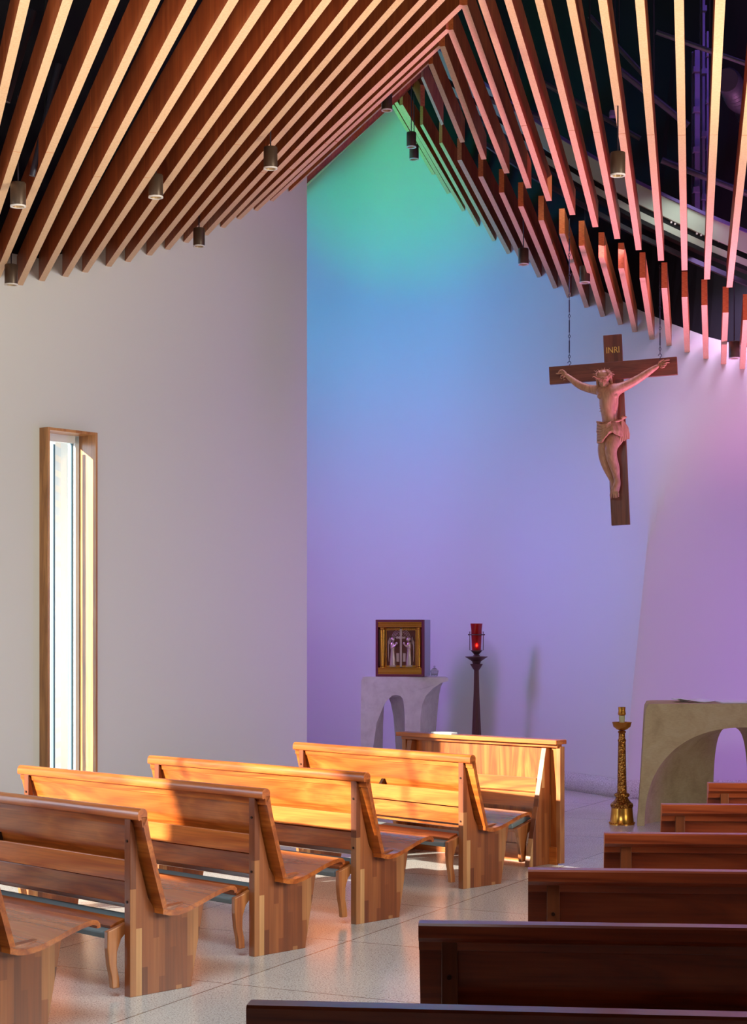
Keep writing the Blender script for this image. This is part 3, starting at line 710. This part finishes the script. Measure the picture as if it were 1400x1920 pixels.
for s in (-1, 1):
    bm = B(); lathe(bm, [(.036, .092), (.036, .104), (.028, .110), (.026, .49), (.034, .50), (.036, .516)], (s*(iw-.036), .045, 0), n=36, flute=lambda k, z: (-.12 if k % 3 == 0 and .11 < z < .495 else 0)); obj('column', bm, M_gold, e)
for s in (-1, 1):
    bm = B(); box(bm, (s*.085, .085, .30), (.168, .01, .42)); dr = obj('door', bm, M_back, e)
    bm = B()
    box(bm, (s*.162, .075, .30), (.012, .014, .42)); box(bm, (s*.085, .075, .498), (.15, .014, .022)); box(bm, (s*.085, .075, .105), (.15, .014, .022))
    for k in range(7): ball(bm, (s*(.025+.021*k), .068, .498), (.008, .006, .008), u=8, v=5)
    obj('door_border', bm, M_gold, dr)
    bm = B()                                               # angel: robe, torso, bowed head, arms, wing
    cx = s*.088
    pr = [(.036, .12), (.032, .18), (.026, .24), (.024, .28), (.03, .32), (.026, .35), (.012, .368)]
    lathe(bm, pr, (cx, .07, 0), n=20, flute=lambda k, z: (.10*math.sin(k*2*PI/4) if z < .27 else 0))
    ball(bm, (cx-s*.008, .058, .388), (.02, .02, .024)); ball(bm, (cx+s*.004, .062, .395), (.022, .02, .022))
    tube(bm, [(cx+s*.018, .06, .345), (cx+s*.010, .045, .30), (cx-s*.025, .038, .315), (cx-s*.042, .036, .335)], [.012, .011, .009, .008], 8)
    tube(bm, [(cx-s*.01, .055, .345), (cx-s*.020, .042, .318), (cx-s*.043, .04, .338)], [.011, .010, .008], 8)
    ball(bm, (cx-s*.048, .04, .348), (.014, .012, .016))
    obj('angel_relief', bm, M_rel, dr, smooth=60)
    bm = B()
    for k in range(6):
        f_ = k/5; tube(bm, [(cx+s*.020, .075, .34), (cx+s*(.034+.014*f_), .072, .42-.015*k), (cx+s*(.052-.004*f_), .074, .36-.03*k), (cx+s*(.05-.006*f_), .076, .28-.025*k)], [.006, .008, .007, .003], 6)
    obj('wing_relief', bm, M_rel, dr, smooth=60)
    bm = B(); box(bm, (s*.036, .072, .20), (.030, .01, .09)); box(bm, (cx, .07, .112), (.07, .02, .02)); obj('pedestal_relief', bm, M_rel, dr)
bm = B(); box(bm, (0, .07, .30), (.022, .02, .40)); box(bm, (0, .066, .41), (.10, .014, .022)); box(bm, (0, .06, .41), (.03, .014, .034)); obj('cross_relief', bm, M_rel, e, bevel=.002)
bm = B()
for r_ in (.07, .085, .10): tube(bm, [(r_*math.cos(PI*k/16), .075, .40+r_*math.sin(PI*k/16)) for k in range(17)], .004, 6)
for k in range(9):
    th = PI*(k+.5)/9; tube(bm, [(.04*math.cos(th), .078, .40+.04*math.sin(th)), (.065*math.cos(th), .078, .40+.065*math.sin(th))], .003, 5)
obj('arch_relief', bm, M_rel, e)
# small glass dish with a lid
M_cr, nt, p = mat('clear_crystal', (.9, .9, .95), .05); p.inputs['Transmission Weight'].default_value = .85; p.inputs['IOR'].default_value = 1.4
e = thing('glass_bowl', 'small faceted glass bowl with a lid beside the tabernacle', 'bowl', (X_(815), SY+.12, top))
bm = B(); lathe(bm, [(.022, 0), (.034, .004), (.040, .03), (.045, .058), (.040, .058), (.035, .03), (.0001, .012)], n=10, caps=False); obj('bowl', bm, M_cr, e)
bm = B(); lathe(bm, [(.047, .058), (.040, .066), (.018, .088), (.007, .092), (.006, .098), (.011, .104), (.009, .112), (.0001, .115)], n=10, caps=False); obj('lid', bm, M_cr, e)

# ------------------------------------------------------------------ sanctuary lamp
LZ = 18.4; lx = (893-700)/F*LZ
hh = lambda py: CZ+(HY-py)/F*LZ
ww = lambda w: w/F*LZ/2
e = thing('sanctuary_lamp', 'tall fluted bronze sanctuary lamp with a red glass cylinder', 'lamp', (lx, LZ, 0))
bm = B(); fl_ = lambda k, z: -.10 if k % 4 == 0 else 0
lathe(bm, [(.15, 0), (.15, .025), (.12, .05), (.07, .10), (.052, .16), (ww(18), hh(1380)), (ww(11), hh(1300)), (ww(9), hh(1256))], n=32, flute=fl_); obj('stem', bm, M_bronze, e)
bm = B(); lathe(bm, [(ww(9), hh(1257)), (ww(16), hh(1252)), (ww(24), hh(1245)), (ww(12), hh(1247.5)), (ww(17), hh(1240)), (ww(38), hh(1233)), (ww(42), hh(1232)), (ww(42), hh(1231)), (ww(14), hh(1230)), (ww(9), hh(1227)), (ww(20), hh(1221)), (ww(20), hh(1219))], n=32); obj('capital', bm, M_bronze, e, smooth=30)
M_red = bpy.data.materials.new('red_glass'); M_red.use_nodes = True; p = M_red.node_tree.nodes['Principled BSDF']
p.inputs['Base Color'].default_value = (*lin(196, 16, 24), 1); p.inputs['Roughness'].default_value = .1; p.inputs['Transmission Weight'].default_value = .55
bm = B(); lathe(bm, [(.0001, hh(1219)), (ww(17), hh(1219)), (ww(20), hh(1190)), (ww(20), hh(1182)), (ww(23), hh(1169)), (ww(21), hh(1169)), (ww(18), hh(1182)), (ww(17), hh(1190)), (ww(15), hh(1217)), (.0001, hh(1217))], n=32, caps=False); gl_ = obj('glass_cylinder', bm, M_red, e, smooth=40)
M_flame = bpy.data.materials.new('flame'); M_flame.use_nodes = True; p = M_flame.node_tree.nodes['Principled BSDF']
p.inputs['Emission Color'].default_value = (1, .25, .08, 1); p.inputs['Emission Strength'].default_value = 12
bm = B(); lathe(bm, [(ww(12), hh(1217)), (ww(12), hh(1205))], n=16); obj('candle', bm, M_ring, gl_)
bm = B(); lathe(bm, [(.001, hh(1213)), (.010, hh(1211)), (.006, hh(1208)), (.0005, hh(1205))], (0, -.0385, 0), n=10); obj('flame', bm, M_flame, gl_, smooth=50)
bm = B()
for s in (-1, 1):
    tube(bm, [(s*ww(18), 0, hh(1220)), (s*ww(25), 0, hh(1219)), (s*ww(25), 0, hh(1184))], .004, 8)
    ball(bm, (s*ww(29), 0, hh(1190)), (.008, .008, .008), u=8, v=6)
tube(bm, [(ww(22)*math.cos(2*PI*k/24), ww(22)*math.sin(2*PI*k/24), hh(1190)) for k in range(24)], .006, 6, closed=True)
obj('glass_holder', bm, M_bronze, e, smooth=50)

# ------------------------------------------------------------------ brass candle stand
CZd = 14.72; kz = lambda v: (1233-v)/5/F*CZd
kw = lambda w: w/5/F*CZd/2
e = thing('candle_stand', 'tall chased brass candle stand on the floor left of the altar', 'candle stand', ((1165.5-700)/F*CZd, CZd, 0))
bm = B(); lathe(bm, [(kw(235), 0), (kw(235), kz(1222)), (kw(222), kz(1215)), (kw(205), kz(1130)), (kw(198), kz(1078))], n=40); bs = obj('base_drum', bm, M_gold, e, smooth=40)
bm = B()
for k in range(28): ball(bm, (kw(233)*math.cos(2*PI*k/28), kw(233)*math.sin(2*PI*k/28), kz(1218)), (.006, .006, .006), u=8, v=5)
obj('bead_border', bm, M_gold, bs)
bm = B(); lathe(bm, [(kw(198), kz(1078)), (kw(212), kz(1065)), (kw(212), kz(1042)), (kw(190), kz(1034)), (kw(135), kz(1005)), (kw(108), kz(978)), (kw(140), kz(970)), (kw(146), kz(955)), (kw(130), kz(942)), (kw(92), kz(935))], n=40, flute=lambda k, z: .03*math.sin(k*PI/2) if kz(1070) < z < kz(1036) else 0); obj('foot_ring', bm, M_goldr, e, smooth=30)
bm = B(); lathe(bm, [(kw(90), kz(936)), (kw(82), kz(800)), (kw(76), kz(620)), (kw(70), kz(462)), (kw(78), kz(450)), (kw(76), kz(440)), (kw(64), kz(430)), (kw(60), kz(380)), (kw(78), kz(368)), (kw(62), kz(355))], n=40); obj('shaft', bm, M_goldr, e, smooth=50)
bm = B(); lathe(bm, [(kw(60), kz(352)), (kw(100), kz(342)), (kw(160), kz(318)), (kw(176), kz(285)), (kw(186), kz(275)), (kw(176), kz(275)), (kw(150), kz(300)), (kw(50), kz(308))], n=40); obj('drip_bowl', bm, M_gold, e, smooth=50)
M_wax, _, _ = mat('cream_wax', lin(190, 184, 140), .5)
bm = B(); lathe(bm, [(kw(44), kz(305)), (kw(56), kz(240)), (kw(56), kz(208))], n=24); obj('candle', bm, M_wax, e, smooth=50)
bm = B(); lathe(bm, [(kw(60), kz(212)), (kw(76), kz(200)), (kw(64), kz(165)), (kw(70), kz(134)), (kw(58), kz(134)), (kw(30), kz(150))], n=24); obj('follower', bm, M_gold, e, smooth=50)

# ------------------------------------------------------------------ crucifix
CRZ = 15.9; roll, yaw = math.radians(-2.5), math.radians(-14.6)
e = thing('crucifix', 'large wooden crucifix with a carved figure hanging before the altar wall', 'crucifix', at(1155.5, 800, CRZ)); e.rotation_euler = (0, roll, yaw)
M_cross = wood('walnut_cross', lin(84, 44, 28), lin(118, 66, 42), lin(136, 80, 52), 'z', rough=.5, coat=.1)
M_beamx = wood('walnut_beam', lin(84, 44, 28), lin(118, 66, 42), lin(136, 80, 52), 'x', rough=.5, coat=.1)
M_fig, nt, p = mat('carved_limewood', lin(196, 146, 112), .48, spec=.4)
c = ramp(nt, noise_tex(nt, coords(nt, (12, 12, 3)), 3, 5, 1), [(.3, lin(178, 126, 94)), (.7, lin(210, 162, 126))]); nt.links.new(c, p.inputs['Base Color'])
M_goldl, _, _ = mat('gold_letters', lin(232, 190, 96), .4, .5)
bm = B(); box(bm, (0, 0, -.03), (.163, .045, 1.695)); post = obj('post', bm, M_cross, e, bevel=.003)
bm = B(); box(bm, (-.01, -.004, .497), (1.135, .052, .157)); obj('crossbeam', bm, M_beamx, e, bevel=.003)
cu = bpy.data.curves.new('t', 'FONT'); cu.body = 'INRI'; cu.size = .078; cu.extrude = .0012; cu.align_x = 'CENTER'; cu.space_character = 1.0
to = bpy.data.objects.new('t', cu); C.objects.link(to); bpy.context.view_layer.update()
me = bpy.data.meshes.new_from_object(to.evaluated_get(bpy.context.evaluated_depsgraph_get())); bpy.data.objects.remove(to)
me.materials.append(M_goldl); o = bpy.data.objects.new('inscription', me); C.objects.link(o); o.parent = post; o.location = (0, -.0242, .655); o.rotation_euler = (PI/2, 0, 0); o.scale = (.84, 1.0, 1)
cr, sr = math.cos(-roll), math.sin(-roll)
def lp(px, py, d):                                          # a pixel on the figure -> cross-local point, d in front of the post
    x = (px-1155.5)/210.7/math.cos(yaw)+d*math.tan(-yaw)*-1*0; z = (800-py)/210.7
    return Vector((x*cr+z*sr, -d, -x*sr+z*cr))
def skin(name, chains, m, parent, sub=2, link=None):
    """chains: lists of (point, radius or (rx, ry)); first point of later chains may be an index into earlier verts"""
    verts, edges, rad = [], [], []
    for ch in chains:
        prev = None
        for it in ch:
            if isinstance(it, int): prev = it; continue
            p_, r_ = it; verts.append(p_); rad.append(r_ if isinstance(r_, tuple) else (r_, r_))
            if prev is not None: edges.append((prev, len(verts)-1))
            prev = len(verts)-1
    me = bpy.data.meshes.new(name); me.from_pydata([tuple(v_) for v_ in verts], edges, [])
    o = bpy.data.objects.new(name, me); C.objects.link(o); o.parent = parent
    md = o.modifiers.new('skin', 'SKIN'); md.use_smooth_shade = True; md.branch_smoothing = .4
    for sv, r_ in zip(me.skin_vertices[0].data, rad): sv.radius = r_
    me.skin_vertices[0].data[0].use_root = True
    s_ = o.modifiers.new('sub', 'SUBSURF'); s_.levels = sub; s_.render_levels = sub
    me.materials.append(m); return o
D = .115
body = [
 [(lp(1147, 806, D), (0.121, 0.086)), (lp(1146, 790, D), (0.108, 0.076)), (lp(1145, 776, D+.004), (0.105, 0.077)), (lp(1145, 760, D+.012), (0.127, 0.094)), (lp(1144, 746, D+.014), (0.138, 0.097)), (lp(1144, 736, D+.006), (0.117, 0.076)), (lp(1142, 727, D+.012), 0.041), (lp(1139.5, 721, D+.04), 0.037)],
 # its right arm (left in view)
 [5, (lp(1124, 733, D), (0.054, 0.051)), (lp(1112, 731, D-.02), 0.041), (lp(1093, 724, D-.03), 0.037), (lp(1083, 717, D-.035), 0.033), (lp(1068, 704, D-.045), 0.022), (lp(1064, 700, D-.05), (0.022, 0.016))],
 # its left arm
 [5, (lp(1166, 731, D), (0.056, 0.054)), (lp(1180, 724, D-.02), 0.044), (lp(1199, 713, D-.03), 0.038), (lp(1212, 704, D-.035), 0.034), (lp(1228, 693, D-.045), 0.023), (lp(1233, 690, D-.05), (0.022, 0.016))],
 # front leg
 [0, (lp(1153, 818, D+.02), (0.081, 0.078)), (lp(1152, 835, D+.06), (0.070, 0.068)), (lp(1149, 850, D+.085), (0.055, 0.057)), (lp(1152, 866, D+.06), (0.051, 0.052)), (lp(1157, 882, D+.035), (0.044, 0.044)), (lp(1159, 899, D+.015), 0.029), (lp(1160, 908, D+.008), (0.033, 0.036)), (lp(1158, 918, D+.03), (0.039, 0.026)), (lp(1157, 926, D+.034), (0.036, 0.018))],
 # rear leg
 [0, (lp(1139, 818, D), (0.073, 0.072)), (lp(1137, 835, D+.03), (0.062, 0.062)), (lp(1135, 850, D+.045), (0.049, 0.052)), (lp(1137, 866, D+.02), (0.044, 0.047)), (lp(1143, 884, D-.01), (0.039, 0.039)), (lp(1150, 902, D-.035), 0.026), (lp(1152, 912, D-.03), (0.031, 0.029)), (lp(1151, 923, D-.02), (0.026, 0.018))],
]
corpus = skin('corpus', body, M_fig, e, 3)
# toes and fingers as their own short chains rooted in foot and hand
bm = B()
for k, (px, ln) in enumerate(((1162.5, 934), (1159.5, 935.5), (1156.5, 936), (1153.5, 935.5), (1150, 934))):
    tube(bm, [lp(px*.5+1157*.5, 922, D+.036), lp(px, 929, D+.042), lp(px, ln, D+.034)], [.0075, .0075, .005], 8)
tube(bm, [lp(1150, 918, D-.01), lp(1147.5, 930, D-.005), lp(1147.5, 936, D-.01)], [.012, .009, .006], 8)
obj('toes', bm, M_fig, corpus, smooth=60)
def hand(px, py, s, fingers, thumb, name):
    bm = B(); c_ = lp(px, py, D-.045); ball(bm, c_, (.024, .014, .022))
    for pts in fingers:
        P = [lp(x, y, D-.045+dd) for x, y, dd in pts]; tube(bm, P, [.0085, .0075, .0065, .005][:len(P)], 8)
    P = [lp(x, y, D-.045+dd) for x, y, dd in thumb]; tube(bm, P, [.010, .008, .006][:len(P)], 8)
    return obj(name, bm, M_fig, corpus, smooth=60)
hand(1062, 699, 1, [[(1061, 696, 0), (1057, 694, .02), (1054, 695, .022), (1052, 698, .012)], [(1059, 698, 0), (1055, 699, .02), (1051, 699.5, .022), (1048, 699, .012)], [(1060, 702, 0), (1057, 704, .022), (1056, 708, .018), (1058, 709, .010)], [(1063, 704, 0), (1061, 708, .022), (1062, 711, .018), (1064, 710, .008)]], [(1063, 696, .01), (1059, 693, .02), (1055, 693, .02)], 'right_hand')
hand(1236, 688, 1, [[(1238, 685, 0), (1243, 683, .02), (1248, 681.5, .022), (1252, 681, .012)], [(1239, 688, 0), (1244, 687, .022), (1248, 686, .02), (1252, 686, .01)], [(1238, 690, 0), (1243, 691, .024), (1246, 690, .022), (1247, 688, .01)], [(1236, 693, 0), (1239, 695, .022), (1243, 694, .02), (1244, 692, .008)]], [(1234, 685, .01), (1238, 682, .02), (1243, 680.5, .02)], 'left_hand')
# head bowed forward and to its right
hc = lp(1137, 716, D+.055); HR = Matrix.Rotation(math.radians(34), 3, 'X').to_quaternion()
def hp(x, y, z): return hc+HR.to_matrix() @ Vector((x, y, z))
bm = B()
ball(bm, hp(0, .006, .025), (.054, .066, .062), HR, 22, 16); ball(bm, hp(0, -.018, -.022), (.043, .048, .058), HR, 20, 14)
ball(bm, hp(0, -.040, -.064), (.022, .020, .018), HR)
tube(bm, [hp(0, -.058, .012), hp(0, -.074, -.018), hp(0, -.070, -.026)], [.006, .010, .007], 8)
for s in (-1, 1):
    ball(bm, hp(s*.019, -.058, .006), (.010, .007, .006), HR); ball(bm, hp(s*.022, -.062, .018), (.015, .006, .005), HR)
    ball(bm, hp(s*.026, -.048, -.020), (.014, .012, .012), HR); ball(bm, hp(s*.052, .004, -.008), (.006, .012, .016), HR)
ball(bm, hp(0, -.064, -.042), (.014, .006, .003), HR); ball(bm, hp(0, -.063, -.049), (.012, .006, .004), HR)
hd_ = obj('head', bm, M_fig, corpus, smooth=70)
bm = B()
for k in range(26):                                         # long wavy hair and beard
    th = PI*(-.05+1.10*k/25); s_ = math.cos(th); bk = math.sin(th)
    P = [hp(.03*s_, .02*bk, .082), hp(.056*s_, .012+.062*bk, .04), hp(.060*s_, .02+.055*bk, -.01), hp(.058*s_+.006*math.sin(k), .012+.045*bk, -.055), hp(.050*s_, .005+.04*bk, -.105+.01*math.sin(k*2))]
    tube(bm, P, [.010, .013, .013, .011, .004], 6)
for k in range(9):
    x = -.032+.008*k; tube(bm, [hp(x, -.048+abs(x)*.5, -.050), hp(x*.8, -.056+abs(x)*.4, -.078), hp(x*.35, -.050, -.100+abs(x)*.4)], [.008, .008, .003], 6)
obj('hair', bm, M_fig, hd_, smooth=60)
bm = B()
for j in range(4):
    tube(bm, [hp((.064+.004*math.sin(k*1.7+j))*math.cos(2*PI*k/30), .004+(.074+.004*math.cos(k*1.3+j*2))*math.sin(2*PI*k/30), .046+.014*math.sin(k*2*PI/30*3+j*1.6)) for k in range(30)], .0045, 6, closed=True)
for k in range(34):
    th = 2*PI*k/34; b0 = hp(.066*math.cos(th), .004+.076*math.sin(th), .046); rz_ = random.uniform(-.6, 1)
    tube(bm, [b0, b0+HR.to_matrix() @ Vector((.034*math.cos(th+random.uniform(-.8, .8)), .034*math.sin(th+random.uniform(-.8, .8)), .030*rz_))], [.004, .001], 5)
obj('crown_of_thorns', bm, M_fig, hd_, smooth=60)
# muscles laid over the torso: ribs, breast and belly ridges
bm = B()
for s in (-1, 1):
    ball(bm, lp(1144+s*9.5, 747, D+.078), (.046, .024, .030)); 
    for k in range(3): ball(bm, lp(1144+s*4, 765+k*8, D+.080-k*.004), (.018, .010, .016))
    for k in range(5): tube(bm, [lp(1144+s*5, 758+k*3.5, D+.086), lp(1144+s*11, 757+k*4.3, D+.078), lp(1144+s*15, 755+k*4.8, D+.055)], [.003, .006, .003], 6)
    ball(bm, lp(1144+s*11, 737, D+.035), (.050, .014, .011))
obj('chest_carving', bm, M_fig, corpus, smooth=70)
# loincloth
def cloth_ring(n=64):
    bm = B(); rows = []
    for j in range(15):
        f_ = j/14; ring = []
        for k in range(n):
            th = 2*PI*k/n; cs, sn = math.cos(th), math.sin(th)   # cs>0 right in view, sn<0 front
            cx = 1146+3*f_; yy = 793+(36-5*cs-7*max(0, -sn)*max(0, 1-abs(cs-.25)*1.6))*f_-2.5*cs*(1-f_)
            rx = .080+.034*math.sin(PI*.72*f_); ry = .072+.040*math.sin(PI*.7*f_)
            sag = .006*math.sin((f_*7+cs*1.3+(sn < 0)*.4)*PI)*(1 if cs < .2 else .3)
            pleat = .006*math.sin(th*14)*f_*(1 if cs > .0 else .3)
            c_ = lp(cx, yy-6*(1-abs(cs))*f_*(sn < 0), D+.012+.03*f_)
            r2 = sag+pleat
            ring.append(bm.verts.new(c_+Vector(((rx+r2)*cs, (ry+r2)*sn, 0))))
        rows.append(ring)
    for A_, B_ in zip(rows, rows[1:]):
        for k in range(n): bm.faces.new((A_[k], A_[(k+1) % n], B_[(k+1) % n], B_[k]))
    return bm
lc = obj('loincloth', cloth_ring(), M_fig, corpus, smooth=70); sm = lc.modifiers.new('t', 'SOLIDIFY'); sm.thickness = .008
bm = B()
for k in range(7):                                          # sweeping folds from the left hip to the knot
    tube(bm, [lp(1125-.5*k*(k < 4), 795+k*5.2, D+.03), lp(1127, 799+k*5.6, D+.085), lp(1135, 803+k*4.8, D+.120), lp(1144-k*.3, 801+k*3.2, D+.135), lp(1151, 795+k*1.8, D+.125)], [.006, .012, .015, .012, .006], 8)
tube(bm, [lp(1124, 794, D+.05), lp(1135, 797, D+.085), lp(1150, 797, D+.09), lp(1165, 793, D+.07), lp(1170, 790, D+.03)], [.008, .010, .010, .010, .008], 8)
obj('cloth_fold', bm, M_fig, lc, smooth=70)
bm = B(); ball(bm, lp(1170, 787, D+.03), (.024, .022, .018)); ball(bm, lp(1174.5, 786, D+.02), (.014, .014, .012))
for k in range(5):
    tube(bm, [lp(1168, 790, D+.03), lp(1168+k*2.2, 805, D+.05-.012*k), lp(1167+k*3.0, 818, D+.06-.015*k), lp(1165+k*3.6, 832-abs(k-1)*2, D+.06-.017*k)], [.010, .014, .016, .011], 8)
obj('cloth_knot', bm, M_fig, lc, smooth=70)
# chains
for k, (px, yb, yt, lab) in enumerate(((1067, 686, 420, 'dark hanging chain holding the left arm of the crucifix'), (1237, 672, 500, 'dark hanging chain holding the right arm of the crucifix'))):
    zz = CRZ+(.105 if k == 0 else -.125); b_ = at(px, yb, zz); t_ = at(px, yt, zz); H = t_.z-b_.z
    ch = thing('hanging_chain', lab, 'chain', b_, 0, None)
    bm = B(); tube(bm, [(0, 0, -.02), (0, 0, .0)]+[(.014*math.sin(a_), 0, .026-.014*math.cos(a_)) for a_ in [.1+.6*j for j in range(9)]], .0035, 6); obj('hook', bm, M_dkmetal, ch)
    bm = B(); z = .045; j = 0
    while z < H:
        if j % 4 < 2 or j % 4 == 2:
            tube(bm, [((.008*math.cos(2*PI*q/10))*(1 if j % 2 else .1), (.008*math.cos(2*PI*q/10))*(.1 if j % 2 else 1), z+.014+.014*math.sin(2*PI*q/10)) for q in range(10)], .003, 5, closed=True); z += .024
        else: tube(bm, [(0, 0, z), (0, 0, z+.11)], .0055, 6); z += .11
        j += 1
    obj('chain_links', bm, M_dkmetal, ch)
